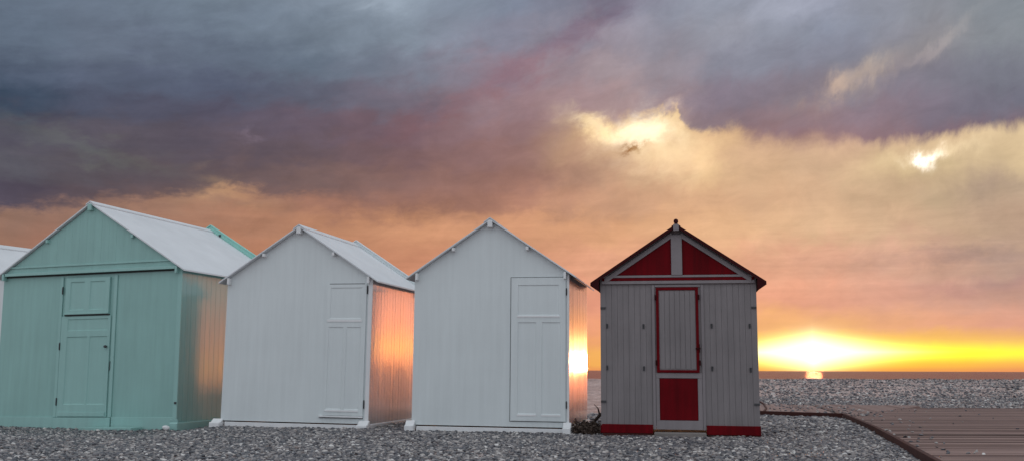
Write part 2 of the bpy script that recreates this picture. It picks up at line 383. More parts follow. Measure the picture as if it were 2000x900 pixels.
def weed_mat():
    mt, N, p = newmat('dry_weed')
    t = N.node('ShaderNodeTexCoord')
    n = N.noise(t.outputs['Object'], 14, 4, 0.6)
    N.l.new(N.ramp(n, [(0.3, (.03, .019, .015)), (0.7, (.12, .08, .06))]), p.inputs['Base Color']); p.inputs['Roughness'].default_value = 0.8
    return mt
M['weed'] = weed_mat()

# ------------------------------------------------------------------ mesh helper
class MB:
    def __init__(s): s.v = []; s.f = []; s.tone = []
    def add(s, vs, fs, tone=0.5):
        b = len(s.v); s.v += [tuple(v) for v in vs]; s.f += [tuple(b + i for i in f) for f in fs]; s.tone += [tone] * len(vs)
    def box(s, x0, x1, y0, y1, z0, z1, rot=None, tone=0.5):
        vs = [Vector((x, y, z)) for x in (x0, x1) for y in (y0, y1) for z in (z0, z1)]
        if rot:
            c = Vector(((x0 + x1) / 2, (y0 + y1) / 2, (z0 + z1) / 2)); mm = Matrix.Rotation(rot[0], 3, rot[1])
            vs = [c + mm @ (v - c) for v in vs]
        s.add(vs, [(0, 1, 3, 2), (4, 6, 7, 5), (0, 4, 5, 1), (2, 3, 7, 6), (0, 2, 6, 4), (1, 5, 7, 3)], tone)
    def prism_y(s, poly, y0, y1, tone=0.5):      # polygon in x,z extruded in y
        n = len(poly)
        vs = [(x, y0, z) for x, z in poly] + [(x, y1, z) for x, z in poly]
        s.add(vs, [tuple(range(n)), tuple(range(2 * n - 1, n - 1, -1))] + [(i, i + n, (i + 1) % n + n, (i + 1) % n) for i in range(n)], tone)
    def prism_x(s, poly, x0, x1, tone=0.5):      # polygon in y,z extruded in x
        n = len(poly)
        vs = [(x0, y, z) for y, z in poly] + [(x1, y, z) for y, z in poly]
        s.add(vs, [tuple(range(n)), tuple(range(2 * n - 1, n - 1, -1))] + [(i, i + n, (i + 1) % n + n, (i + 1) % n) for i in range(n)], tone)
    def tube(s, pts, rs, n=6):
        pts = [Vector(p) for p in pts]; b = len(s.v); k = len(pts)
        for i, p in enumerate(pts):
            d = (pts[min(i + 1, k - 1)] - pts[max(i - 1, 0)]).normalized()
            a = d.orthogonal().normalized(); c = d.cross(a)
            for j in range(n):
                t = 2 * math.pi * j / n
                s.v.append(tuple(p + (a * math.cos(t) + c * math.sin(t)) * rs[i])); s.tone.append(.5)
        for i in range(k - 1):
            for j in range(n):
                s.f.append((b + i * n + j, b + i * n + (j + 1) % n, b + (i + 1) * n + (j + 1) % n, b + (i + 1) * n + j))
        s.f.append(tuple(b + j for j in reversed(range(n)))); s.f.append(tuple(b + (k - 1) * n + j for j in range(n)))
    def build(s, name, mat, parent=None, bevel=0.0, smooth=False):
        me = bpy.data.meshes.new(name); me.from_pydata(s.v, [], s.f)
        at = me.attributes.new('tone', 'FLOAT', 'POINT'); at.data.foreach_set('value', s.tone)
        bm = bmesh.new(); bm.from_mesh(me); bmesh.ops.recalc_face_normals(bm, faces=bm.faces); bm.to_mesh(me); bm.free()
        me.materials.append(mat)
        if smooth: me.polygons.foreach_set('use_smooth', [True] * len(me.polygons))
        o = bpy.data.objects.new(name, me); COL.objects.link(o)
        if parent: o.parent = parent
        if bevel:
            b = o.modifiers.new('bevel', 'BEVEL'); b.width = bevel; b.segments = 1; b.limit_method = 'ANGLE'; b.angle_limit = R(40)
        return o
def box(name, mat, parent, *a, bevel=0.003, label=None, rot=None):
    b = MB(); b.box(*a, rot=rot); o = b.build(name, mat, parent, bevel)
    if label: o['label'] = label
    return o
def tag(o, label=None, cat=None, group=None, kind=None):
    if label: o['label'] = label
    if cat: o['category'] = cat
    if group: o['group'] = group
    if kind: o['kind'] = kind
    return o
def empty(name, loc, rz=0, ry=0):
    o = bpy.data.objects.new(name, None); COL.objects.link(o); o.location = loc; o.rotation_euler = (0, ry, rz); o.empty_display_size = .3
    return o

# ------------------------------------------------------------------ hut builders
def planked(mb, x0, x1, zb, top, y0, t, pitch, gap, jit=0.0003, seed=1):
    """vertical boards between x0 and x1, front face at y0-t, tops follow top(x)"""
    rnd = random.Random(seed)
    n = max(1, round((x1 - x0) / pitch)); w = (x1 - x0) / n
    for i in range(n):
        a, b = x0 + i * w + gap / 2, x0 + (i + 1) * w - gap / 2
        if i == 0: a = x0
        if i == n - 1: b = x1
        j = rnd.uniform(-jit, jit)
        poly = [(a, zb), (b, zb), (b, top(b))]
        pk = top.peak if hasattr(top, 'peak') else None
        if pk and a < pk < b: poly.append((pk, top(pk)))
        poly.append((a, top(a)))
        mb.prism_y(poly, y0 - t + j, y0)
class Top:
    def __init__(s, W, He, Hr, d=0.0): s.W, s.He, s.Hr, s.d = W, He, Hr, d; s.peak = W / 2
    def __call__(s, x): return s.Hr - abs(x - s.W / 2) * (s.Hr - s.He) / (s.W / 2) - s.d
def side_wall(root, name, mat, x, D, zb, He, outward, pitch, gap, seed, tilt=0.0035):
    """boards of a side wall, each turned by a hair as real boards are"""
    rnd = random.Random(seed); mb = MB()
    n = round(D / pitch); w = D / n
    mb.box(*(sorted((x, x - outward * 0.02))), 0.004, D - .004, zb, He)
    for i in range(n):
        a, b = i * w + gap / 2, (i + 1) * w - gap / 2
        j = rnd.uniform(-tilt, tilt) * w; k = rnd.uniform(0, 0.0015)
        xo = x + outward * (0.016 + k)
        vs = []
        for (yy, q) in ((a, j), (b, -j)):
            for zz in (zb, He):
                vs += [(x + outward * .001, yy, zz), (xo + outward * q, yy, zz)]
        mb.add(vs, [(0, 1, 3, 2), (4, 6, 7, 5), (0, 4, 5, 1), (2, 3, 7, 6), (0, 2, 6, 4), (1, 5, 7, 3)])
    return mb.build(name, mat, root, 0.0015)
def roof_side(mb, W, Hr, He, D, side, yf, yb, ov, t, lift):
    s = (Hr - He) / (W / 2); n = math.hypot(1, s)
    xa, za = W / 2, Hr + lift
    xe = -ov if side < 0 else W + ov
    ze = Hr + lift - (W / 2 + ov) * s
    up = t * n
    mb.prism_y([(xa, za), (xe, ze), (xe, ze + up), (xa, za + up)], yf, yb)
def hinge(parent, x, z, y, h=0.09, w=0.02, mat=None):
    b = MB(); b.box(x - w / 2, x + w / 2, y - 0.008, y, z - h / 2, z + h / 2)
    b.tube([(x, y - .012, z - h * .4), (x, y - .012, z + h * .4)], [.006, .006], 6)
    return b.build('hinge', mat or M['iron'], parent)

def make_hut(spec):
    W, D, He, Hr = spec['W'], spec['D'], spec['He'], spec['Hr']
    wall, side, trim, roofm = spec['wall'], spec['side'], spec['trim'], spec['roof']
    root = empty('beach_hut', (spec['X'], spec['Y'], spec.get('Z', 0)), -spec['yaw'], spec['roll']); root.scale = (spec.get('size', 1),) * 3
    tag(root, spec['label'], 'beach hut', 'beach huts in a row on the pebbles')
    zb = spec.get('zb', 0.09); pitch = spec['pitch']; gap = spec['gap']
    top = Top(W, He, Hr, 0.004)
    # front
    mb = MB(); mb.prism_y([(0.004, zb), (W - .004, zb), (W - .004, top(W - .004)), (W / 2, top(W / 2)), (.004, top(.004))], 0.004, 0.03)
    planked(mb, 0, W, zb, top, 0.004, 0.016, pitch, gap, seed=spec['seed'])
    mb.build('front_wall', wall, root, 0.0 if gap < .003 else 0.003)
    mb = MB(); mb.prism_y([(0.004, zb), (W - .004, zb), (W - .004, top(W - .004)), (W / 2, top(W / 2)), (.004, top(.004))], D - .03, D - .004)
    planked(mb, 0.0, W, zb, top, D + .012, 0.016, pitch, gap, seed=spec['seed'] + 5)
    mb.build('back_wall', wall, root, 0.002)
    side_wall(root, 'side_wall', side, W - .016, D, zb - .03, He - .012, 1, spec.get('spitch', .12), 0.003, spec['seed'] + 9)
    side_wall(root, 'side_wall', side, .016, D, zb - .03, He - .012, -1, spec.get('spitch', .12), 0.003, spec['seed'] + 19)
    # roof
    ov, fo, t = spec['ov'], spec['fo'], spec.get('t', .02)
    mb = MB()
    for sd_ in (-1, 1): roof_side(mb, W, Hr, He, D, sd_, -fo, D + fo * .6, ov, t, 0.0)
    roof = mb.build('roof', roofm, root, 0.002)
    s = (Hr - He) / (W / 2); n = math.hypot(1, s)
    rc = MB()
    for sg in (-1, 1):
        w = spec.get('rcw', .09)
        rc.prism_y([(W / 2, Hr + t * n + .003), (W / 2 + sg * w, Hr + t * n - w * s + .003), (W / 2 + sg * w, Hr + t * n - w * s + .019), (W / 2, Hr + t * n + .021)], -fo - .006, D + fo * .6 + .004)
    rc.build('ridge_cap', spec.get('cap', roofm), roof)
    if spec.get('backboard'):
        hb = spec['backboard']
        for sg in (-1, 1):
            b = MB(); xe = W / 2 + sg * (W / 2 + ov + .01); z1 = Hr - (W / 2 + ov + .01) * s
            b.prism_y([(W / 2, Hr - .06), (xe, z1 - .06), (xe, z1 + hb), (W / 2, Hr + hb)], D + fo * .6 + .006, D + fo * .6 + .03)
            o = b.build('barge_board', spec['bbmat'], root, .002)
            cp = MB(); cp.prism_y([(W / 2, Hr + hb + .002), (xe, z1 + hb + .002), (xe, z1 + hb + .018), (W / 2, Hr + hb + .018)], D + fo * .6 - .012, D + fo * .6 + .045)
            cp.build('coping', spec['copmat'], o)
            if spec.get('bolts'):
                for q in (.12, .62, .95):
                    xx = W / 2 + (xe - W / 2) * q; zz = Hr + (z1 - Hr) * q + hb * .45
                    bb = MB(); bb.box(xx - .018, xx + .018, D + fo * .6 - .012, D + fo * .6 + .004, zz - .018, zz + .018); bb.build('bolt', M['iron'], o)
    # purlin ends under the roof
    if spec.get('purlins', True):
        for (px, big) in ((W / 2, 1), (W * .26, 0), (W * .74, 0), (.045, 2), (W - .045, 2)):
            zt = Hr - abs(px - W / 2) * s - .003
            hw = .034 if big == 1 else (.02 if big == 0 else .017)
            hh = .095 if big == 1 else (.05 if big == 0 else .10)
            b = MB(); zz = zt - hw * s * (0 if big == 1 else 1)
            b.box(px - hw, px + hw, -fo + (.006 if big != 1 else -.012), -.013, zz - hh, zz - .002)
            b.build('purlin_end', spec['trim'], root, .003)
    return root

def runner(root, x0, x1, D, mat, h=.12, nose=.14):
    b = MB(); b.prism_x([(-nose, -.05), (-nose, h * .62), (-nose * .62, h * .72), (-.035, h * 1.15), (-.022, h * 1.15), (-.022, h * .7), (D + .05, h * .7), (D + .05, -.05)], x0, x1)
    return b.build('runner', mat, root, .008)

def frame_door(root, name, mat, x0, x1, z0, z1, panels, yb, th=.028, rec=.014, line=None):
    """framed door leaf with recessed panels; panels = list of (x0,x1,z0,z1)"""
    b = MB()
    # rails and stiles by cutting the rectangle around the panels
    xs = sorted({x0, x1, *[p[0] for p in panels], *[p[1] for p in panels]})
    zs = sorted({z0, z1, *[p[2] for p in panels], *[p[3] for p in panels]})
    bm = bmesh.new(); vid = {}
    def V(x, z, y):
        k = (round(x, 4), round(z, 4), y)
        if k not in vid: vid[k] = bm.verts.new((x, y, z))
        return vid[k]
    yf = yb - th; yr = yf + rec
    inside = lambda x, z: any(p[0] < x < p[1] and p[2] < z < p[3] for p in panels)
    for i in range(len(xs) - 1):
        for j in range(len(zs) - 1):
            if inside((xs[i] + xs[i + 1]) / 2, (zs[j] + zs[j + 1]) / 2): continue
            bm.faces.new([V(xs[i], zs[j], yf), V(xs[i + 1], zs[j], yf), V(xs[i + 1], zs[j + 1], yf), V(xs[i], zs[j + 1], yf)])
    for (a, c, d, e) in panels:       # chamfered reveal + panel face
        q = .010
        o = [(a, d), (c, d), (c, e), (a, e)]; n_ = [(a + q, d + q), (c - q, d + q), (c - q, e - q), (a + q, e - q)]
        vo = [bm.verts.new((x, yf, z)) for x, z in o]; vn = [bm.verts.new((x, yr, z)) for x, z in n_]
        for k in range(4): bm.faces.new([vo[k], vo[(k + 1) % 4], vn[(k + 1) % 4], vn[k]])
        bm.faces.new(vn)
    o = [(x0, z0), (x1, z0), (x1, z1), (x0, z1)]
    vf = [bm.verts.new((x, yf, z)) for x, z in o]; vb = [bm.verts.new((x, yb, z)) for x, z in o]
    for k in range(4): bm.faces.new([vf[k], vb[k], vb[(k + 1) % 4], vf[(k + 1) % 4]])
    bmesh.ops.recalc_face_normals(bm, faces=bm.faces)
    me = bpy.data.meshes.new(name); bm.to_mesh(me); bm.free(); me.materials.append(mat)
    ob = bpy.data.objects.new(name, me); COL.objects.link(ob); ob.parent = root
    for f in me.polygons:             # make sure fronts face the beach
        pass
    return ob

YF = -0.012    # face of the front boards

# ---- far left hut, only its roof shows
h0 = make_hut(dict(X=-12.38, Y=20.34, Z=-.17, size=1.2, yaw=R(26), roll=0, W=2.2, D=2.4, He=2.2, Hr=2.98, wall=M['white'], side=M['white_side'], trim=M['white_trim'],
    roof=M['white_roof'], pitch=.12, gap=0.0, ov=.12, fo=.09, seed=1, label='white hut at the far left edge, only its pale roof showing behind the green hut'))
runner(h0, -.08, .05, 2.4, M['white_trim']); runner(h0, 2.15, 2.28, 2.4, M['white_trim'])

# ---- sea green hut
h1 = make_hut(dict(X=-8.625, Y=16.30, Z=-.11, size=1.13, yaw=.294, roll=-.014, W=3.12, D=2.85, He=2.235, Hr=3.222, wall=M['green'], side=M['green_side'], trim=M['green_trim'],
    roof=M['white_roof'], cap=M['white_roof'], pitch=.13, gap=0.0, ov=.10, fo=.10, seed=3, zb=.10, purlins=True, backboard=.11, bbmat=M['green_pale'], copmat=M['green_pale'], bolts=True, rcw=.07,
    label='wide sea-green wooden beach hut with a pale roof and a panelled green door'))
b = MB(); t1 = Top(3.12, 2.235, 3.222, .012)
b.prism_y([(.06, 2.225), (3.06, 2.225), (3.06, t1(3.06)), (1.56, t1(1.56)), (.06, t1(.06))], -.040, -.016)
planked(b, .06, 3.06, 2.225, t1, -.040, .010, .13, .0008, seed=12)
b.build('gable_panel', M['green'], h1, .0008)
box('gable_rail', M['green_trim'], h1, .07, 3.05, -.082, -.0525, 2.212, 2.255)
box('gable_rail', M['green_trim'], h1, .14, 2.98, -.066, -.0525, 2.325, 2.352)
box('painted_shadow_line', M['shade_line'], h1, .06, 3.06, -.030, -.0125, 2.192, 2.211, bevel=0)  # dark strip standing in for the shadow under the gable band
box('corner_post', M['green_trim'], h1, 3.075, 3.145, -.034, -.0155, .12, 2.24)
box('base_rail', M['green_trim'], h1, -.02, 1.06, -.030, -.0155, -.05, .145)
box('base_rail', M['green_trim'], h1, 2.06, 3.14, -.030, -.0155, -.05, .145)
box('sill', M['green_trim'], h1, 1.07, 2.05, -.045, -.0155, -.05, .135)
box('door_frame', M['green_trim'], h1, 1.055, 1.105, -.030, -.0155, .14, 2.165)
box('door_frame', M['green_trim'], h1, 2.00, 2.055, -.030, -.0155, .14, 2.165)
dr = frame_door(h1, 'door', M['green_trim'], 1.112, 1.972, .142, 1.585, [(1.225, 1.930, 1.375, 1.545), (1.22, 1.585, .32, 1.29), (1.62, 1.925, .32, 1.29)], -.0155, .016, .010)
sh = frame_door(h1, 'shutter', M['green_trim'], 1.17, 1.935, 1.61, 2.145, [(1.25, 1.50, 1.675, 2.09), (1.595, 1.86, 1.675, 2.09)], -.0155, .030, .012)
box('drip_moulding', M['green_trim'], sh, 1.165, 1.94, -.060, -.0465, 1.612, 1.635)
box('painted_gap_shade', M['shade_line'], sh, 1.165, 1.94, -.040, -.0125, 1.592, 1.6095, bevel=0)  # dark strip painted in for the shade line under the shutter
box('bottom_rail', M['green_trim'], dr, 1.14, 1.95, -.042, -.0325, .155, .215)
for z in (1.97, 1.155, .36): hinge(dr, 1.108, z, -.031, .11, .016)
b = MB(); b.tube([(1.925, -.03, 1.139), (1.925, -.055, 1.139), (1.925, -.075, 1.139)], [.010, .022, .018], 10); b.build('knob', M['iron'], dr, smooth=True)
b = MB(); b.box(1.996, 2.004, -.037, -.0305, .80, .93); b.build('latch', M['iron'], dr)
box('bracket', M['iron'], h1, 3.10, 3.14, -.043, -.0345, .325, .355)
box('step', M['green'], h1, 1.75, 2.62, -.30, -.06, -.05, .012)
runner(h1, -.05, .05, 2.85, M['green_trim'], h=.10, nose=.03); runner(h1, 3.04, 3.17, 2.85, M['green_trim'], h=.10, nose=.045)

# ---- first white hut
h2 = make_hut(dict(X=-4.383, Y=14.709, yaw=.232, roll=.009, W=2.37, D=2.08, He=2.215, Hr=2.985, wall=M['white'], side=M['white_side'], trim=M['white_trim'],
    roof=M['white_roof'], pitch=.115, gap=0.0, ov=.11, fo=.10, seed=5, backboard=.085, bbmat=M['white'], copmat=M['white_trim'],
    label='white beach hut standing between the green hut and the other white hut'))
box('base_rail', M['white_trim'], h2, .08, 2.20, -.034, -.0155, -.05, .072)
runner(h2, -.115, .05, 2.08, M['white_trim'], .10, .15); runner(h2, 2.235, 2.40, 2.08, M['white_trim'], .12, .16)
box('corner_post', M['white_trim'], h2, 2.315, 2.378, -.032, -.0155, .125, 2.20)
dr = frame_door(h2, 'door', M['white'], 1.655, 2.285, .205, 2.125, [(1.715, 2.215, 1.615, 2.075), (1.70, 1.94, .29, 1.492), (1.985, 2.215, .29, 1.492)], -.0155, .016, .009)
box('painted_gap_shade', M['iron'], dr, 1.69, 2.25, -.0200, -.0125, 2.127, 2.136, bevel=0)  # dark strips drawn for the shade lines over the door and under its sill
box('painted_gap_shade', M['iron'], dr, 1.60, 2.285, -.0300, -.0125, .166, .1735, bevel=0)
box('sill', M['white_trim'], dr, 1.60, 2.285, -.045, -.0155, .175, .198)
box('bottom_rail', M['white_trim'], dr, 1.69, 2.215, -.040, -.0325, .255, .28)
box('mid_rail', M['white_trim'], dr, 1.675, 2.23, -.038, -.0325, 1.565, 1.60)
for z in (2.04, .37): hinge(dr, 2.30, z, -.031, .12, .018)

# ---- second white hut
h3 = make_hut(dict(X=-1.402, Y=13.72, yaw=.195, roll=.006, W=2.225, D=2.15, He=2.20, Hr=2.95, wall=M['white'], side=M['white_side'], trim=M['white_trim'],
    roof=M['white_roof'], pitch=.11, gap=0.0, ov=.11, fo=.10, seed=6,
    label='white beach hut next to the grey and red hut, sun glaring on its side'))
box('base_rail', M['white_trim'], h3, .075, 2.145, -.034, -.0155, -.05, .072)
runner(h3, -.075, .055, 2.15, M['white_trim'], .13, .12); runner(h3, 2.155, 2.265, 2.15, M['white_trim'], .14, .13)
box('corner_post', M['white_trim'], h3, 2.205, 2.235, -.030, -.0155, .15, 2.18)
dr = frame_door(h3, 'door', M['white'], 1.418, 2.185, .172, 2.138, [(1.51, 2.095, 1.615, 2.04), (1.512, 1.775, .262, 1.52), (1.850, 2.115, .262, 1.52)], -.0155, .016, .010)
box('bottom_rail', M['white_trim'], dr, 1.51, 1.78, -.036, -.0325, .235, .258)
box('bottom_rail', M['white_trim'], dr, 1.85, 2.115, -.036, -.0325, .235, .258)
box('mid_rail', M['white_trim'], dr, 1.50, 2.10, -.038, -.0325, 1.585, 1.61)
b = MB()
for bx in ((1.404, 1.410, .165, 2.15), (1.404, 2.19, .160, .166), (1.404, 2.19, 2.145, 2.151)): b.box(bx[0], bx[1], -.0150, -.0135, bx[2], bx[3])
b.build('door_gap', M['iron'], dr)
for z in (1.94, .395): hinge(dr, 2.197, z, -.031, .10, .014)

# ---- grey and red hut
h4 = make_hut(dict(X=1.198, Y=12.996, yaw=.173, roll=.003, W=2.058, D=2.05, He=2.075, Hr=2.765, wall=M['grey'], side=M['grey'], trim=M['grey_trim'],
    roof=M['red_dark'], cap=M['red_dark'], pitch=.0765, gap=.0028, ov=.115, fo=.10, seed=8, t=.022, zb=.13, purlins=False, rcw=.06,
    label='grey plank beach hut with dark red gable, door trim and roof edge'))
s4 = (2.765 - 2.075) / 1.029
for sg in (-1, 1):   # gable triangles, raking boards, barge boards
    cx = 1.029
    b = MB(); x0 = cx + sg * .075; x1 = cx + sg * .80
    zt = lambda x: 2.765 - abs(x - cx) * s4 - .10
    b.prism_y([(x0, 2.125), (x1, 2.125), (x0, zt(x0))], -.026, -.0155)
    b.build('gable_panel', M['red'], h4)
    b = MB(); b.prism_y([(cx + sg * .06, 2.765 - .06 * s4 - .035), (cx + sg * .97, 2.765 - .97 * s4 - .035), (cx + sg * .97, 2.765 - .97 * s4 - .105), (cx + sg * .06, 2.765 - .06 * s4 - .105)], -.050, -.029)
    b.build('raking_board', M['grey_trim'], h4, .002)
    b = MB(); e = 1.029 + .125
    b.prism_y([(cx, 2.765 + .030), (cx + sg * e, 2.765 - e * s4 + .030), (cx + sg * e, 2.765 - e * s4 - .018), (cx, 2.765 - .018)], -.128, -.103)
    b.build('barge_board', M['red_dark'], h4, .002)
for sg in (-1, 1):
    b = MB(); e = 1.029 + .125; ze = 2.765 - e * s4 - .018; c0 = 1.029
    b.prism_y([(c0 + sg * e, ze + .004), (c0 + sg * (e - .115), ze + .004 + .115 * s4 - .004), (c0 + sg * (e - .115), ze - .075)], -.126, -.105)
    b.build('eave_bracket', M['red_dark'], h4, .002)
box('king_post', M['grey_trim'], h4, .957, 1.101, -.054, -.0155, 2.118, 2.66)
box('gable_rail', M['grey_trim'], h4, .02, 2.04, -.046, -.0155, 2.090, 2.120)
box('red_band', M['red'], h4, .03, 2.03, -.040, -.0155, 2.048, 2.088)
box('gable_rail', M['grey_trim'], h4, .02, 2.04, -.046, -.0155, 2.005, 2.046)
b = MB(); b.box(.992, 1.066, -.150, -.130, 2.70, 2.79); b.build('apex_bracket', M['grey_trim'], h4, .003)
b = MB(); b.tube([(1.029, -.12, 2.77), (1.029, -.12, 2.80), (1.029, -.12, 2.825), (1.029, -.12, 2.85), (1.029, -.12, 2.862)], [.022, .022, .032, .028, .012], 10)
b.build('finial', M['red_dark'], h4, smooth=True)
# door
box('door_frame', M['grey_trim'], h4, .688, .728, -.030, -.0155, .085, 1.99)
box('door_frame', M['grey_trim'], h4, 1.335, 1.373, -.030, -.0155, .085, 1.99)
d4 = MB(); d4.box(.745, 1.302, -.034, -.0155, .83, 1.955)
planked(d4, .79, 1.258, .875, lambda x: 1.91, -.034, .006, .067, .007, seed=40)
d4 = d4.build('door', M['grey'], h4, .002)
b = MB()
for bx in ((.745, 1.302, 1.918, 1.955), (.745, 1.302, .828, .862), (.745, .782, .863, 1.917), (1.265, 1.302, .863, 1.917)): b.box(bx[0], bx[1], -.048, -.0355, bx[2], bx[3])
b.build('red_trim', M['red'], d4, .002)
l4 = MB()
for bx in ((.732, 1.332, .755, .824), (.732, 1.332, .088, .205), (.732, .775, .206, .754), (1.275, 1.332, .206, .754)): l4.box(bx[0], bx[1], -.032, -.0155, bx[2], bx[3])
l4 = l4.build('lower_door', M['grey_trim'], h4, .002)
box('red_panel', M['red'], l4, .778, 1.272, -.027, -.0158, .209, .751)
box('head_rail', M['grey_trim'], h4, .732, 1.332, -.030, -.0155, 1.962, 1.99)
for x in (.742, 1.306):
    for z in (1.82, .955): hinge(d4, x, z, -.049, .07, .026, M['red_dark'])
b = MB(); b.box(1.255, 1.32, -.062, -.0485, 1.135, 1.155); b.tube([(1.305, -.055, 1.09), (1.305, -.066, 1.145), (1.305, -.055, 1.20)], [.006] * 3, 6); b.build('latch', M['red_dark'], d4)
box('skirt', M['red'], h4, .012, .684, -.045, -.0155, .035, .148)
box('skirt', M['red'], h4, 1.377, 2.062, -.045, -.0155, .030, .148)
box('base_beam', M['kerb'], h4, 1.40, 2.06, -.040, .02, -.05, .026)
box('base_beam', M['kerb'], h4, .02, .68, -.038, .02, -.05, .032)
box('side_skirt', M['red'], h4, 2.045, 2.066, -.012, 2.04, .03, .148)
box('side_skirt', M['red'], h4, -.008, .012, -.012, 2.04, .03, .148)
box('step', M['concrete'], h4, .70, 1.37, -.16, .03, -.06, .055, bevel=.01)
for (x, z) in ((.088, 1.442), (.576, 1.436), (1.470, 1.441), (1.960, 1.44), (.086, .886), (.575, .879), (1.466, .882), (1.958, .868)):
    b = MB(); b.box(x - .012, x + .012, -.022, -.0125, z - .03, z + .03); b.tube([(x, -.022, z + .012), (x, -.045, z), (x + .003, -.05, z + .03)], [.006] * 3, 5)
    b.build('hook', M['iron'], h4)
for (x, z) in ((.035, 1.685), (.033, .441), (2.022, 1.682), (2.025, .425)):
    b = MB(); b.box(x - .035, x + .035, -.026, -.0125, z - .013, z + .013); b.build('strap', M['iron'], h4)

# ------------------------------------------------------------------ terrain
def gz(x, y):
    z = 0.018 * mnoise.noise(Vector((x * .5, y * .5, 0))) + .010 * mnoise.noise(Vector((x * 1.7, y * 1.7, 4)))
    a = min(max((-4.25 - x) / .9, 0), 1); b = min(max((y - 11) / 3.6, 0), 1)
    z -= (.11 + .02 * min(max((-6 - x) / 4, 0), 3)) * a * a * (3 - 2 * a) * b * b * (3 - 2 * b)
    k = min(max((y - 24) / 24, 0), 1); k = k * k * (3 - 2 * k)
    z += .43 * k + k * (.05 * mnoise.noise(Vector((x * .12, y * .2, 9))) + .07 * mnoise.noise(Vector((x * .55, y * .8, 2))) + .04 * mnoise.noise(Vector((x * 1.3, y * 1.9, 7))))
    if y > 49: z -= (y - 49) * .12
    return z
def sheet(name, xs, ys, zf, mat):
    nx, ny = len(xs), len(ys)
    vs = [(x, y, zf(x, y)) for y in ys for x in xs]
    fs = [(j * nx + i, j * nx + i + 1, (j + 1) * nx + i + 1, (j + 1) * nx + i) for j in range(ny - 1) for i in range(nx - 1)]
    me = bpy.data.meshes.new(name); me.from_pydata(vs, [], fs); me.materials.append(mat)
    me.polygons.foreach_set('use_smooth', [True] * len(me.polygons))
    o = bpy.data.objects.new(name, me); COL.objects.link(o); return o
xs = [-3000, -800, -250, -120] + [-70 + i * .5 for i in range(281)] + [120, 250, 800, 3000]
ys = [-3000, -600, -150, -40, -10, 0] + [4 + i * .25 for i in range(225)] + [62, 68, 80, 100]
tag(sheet('beach_ground', xs, ys, lambda x, y: gz(x, y), M['ground']), kind='structure')
tag(sheet('sea', [-30000, 30000], [62, 52000], lambda x, y: -3.0, M['sea']), kind='structure')

# ------------------------------------------------------------------ boardwalk
A_, B_, C_ = (4.74, 18.49), (6.02, 17.61), (3.99, 9.54)
kerbL = [(3.0, 18.75), A_, B_, (5.62, 15.9), (5.08, 13.6), (4.52, 11.5), C_, (3.2, 6.6)]
def kx(y):    # x of the kerb at depth y (front part)
    pts = [(p[1], p[0]) for p in kerbL[2:]][::-1]
    for (y0, x0), (y1, x1) in zip(pts, pts[1:]):
        if y0 <= y <= y1: return x0 + (x1 - x0) * (y - y0) / (y1 - y0)
    return None
ZD = .055
bw = empty('boardwalk', (6, 16, 0)); tag(bw, kind='structure')
P0 = Vector((6, 16, 0))
mb = MB(); rnd = random.Random(4); y = 6.7
def fanx(y): return 6.02 + (y - 17.61) * (8.8 - 6.02) / (21.7 - 17.61)
while y < 21.6:
    w = .142; x0 = kx(y + w / 2)
    if x0 is None: x0 = fanx(y + w / 2)
    x0 += .03
    x1 = x0; 
    while x1 < 26:
        L = rnd.uniform(3.2, 4.4); t = rnd.random(); zz = ZD + rnd.uniform(-.004, .004)
        xa, xb = x1, min(x1 + L, 26)
        mb.box(xa - P0.x + .005, xb - P0.x - .005, y - P0.y, y + w - .014 - P0.y, zz - .03, zz, tone=t)
        x1 += L
    y += w
mb.build('planks', M['deck'], bw)
mb = MB()   # the branch towards the sea, boards lengthways, lying on the rising shingle
dirv = Vector((.198, .980)).normalized(); nrm = Vector((dirv.y, -dirv.x))
o_ = Vector((4.80, 18.47))
i = 0
while True:
    st = o_ + Vector((1, -.6875)).normalized() * (i * .15)
    if st.x > B_[0] - .02 and i * .15 > 4.6: break
    if st.x > B_[0]:
        # start on the diagonal joint with the main deck
        k = (i * .15 - 1.55); st = Vector((B_[0], B_[1])) + Vector((2.78, 4.09)).normalized() * (k * 2.05)
    L = 5.4 + rnd.uniform(-.2, .2) - max(0, (st - o_).dot(dirv))
    if L < .5: break
    t = .35 + .9 * rnd.random(); nseg = 12
    vs = []
    for q in range(nseg + 1):
        p = st + dirv * (L * q / nseg)
        z = max(ZD, gz(p.x, p.y) + .03) + .002
        for sgn in (0, .138):
            pp = p + nrm * sgn
            vs += [(pp.x - P0.x, pp.y - P0.y, z - .03), (pp.x - P0.x, pp.y - P0.y, z)]
    fs = []
    for q in range(nseg):
        a = q * 4; c = a + 4
        fs += [(a + 1, c + 1, c + 3, a + 3), (a, a + 2, c + 2, c), (a, c, c + 1, a + 1), (a + 2, a + 3, c + 3, c + 2)]
    fs += [(0, 1, 3, 2), (nseg * 4, nseg * 4 + 2, nseg * 4 + 3, nseg * 4 + 1)]
    mb.add(vs, fs, t); i += 1
    if i > 60: break
mb.build('branch_planks', M['deck'], bw)
def kerb(pts, w=.052, h=.092, z0=-.05, name='kerb_board'):
    mb = MB()
    for (a, b) in zip(pts, pts[1:]):
        a, b = Vector(a), Vector(b); d = (b - a).normalized(); n = Vector((-d.y, d.x)) * w / 2
        q = [a - n, b - n, b + n, a + n]
        za, zb_ = gz(a.x, a.y), gz(b.x, b.y)
        hs = [za, zb_, zb_, za]
        vs = [(p.x - P0.x, p.y - P0.y, z0 + e) for p, e in zip(q, hs)] + [(p.x - P0.x, p.y - P0.y, h + e) for p, e in zip(q, hs)]
        mb.add(vs, [(3, 2, 1, 0), (4, 5, 6, 7), (0, 1, 5, 4), (1, 2, 6, 5), (2, 3, 7, 6), (3, 0, 4, 7)])
    return mb.build(name, M['kerb'], bw, .004)
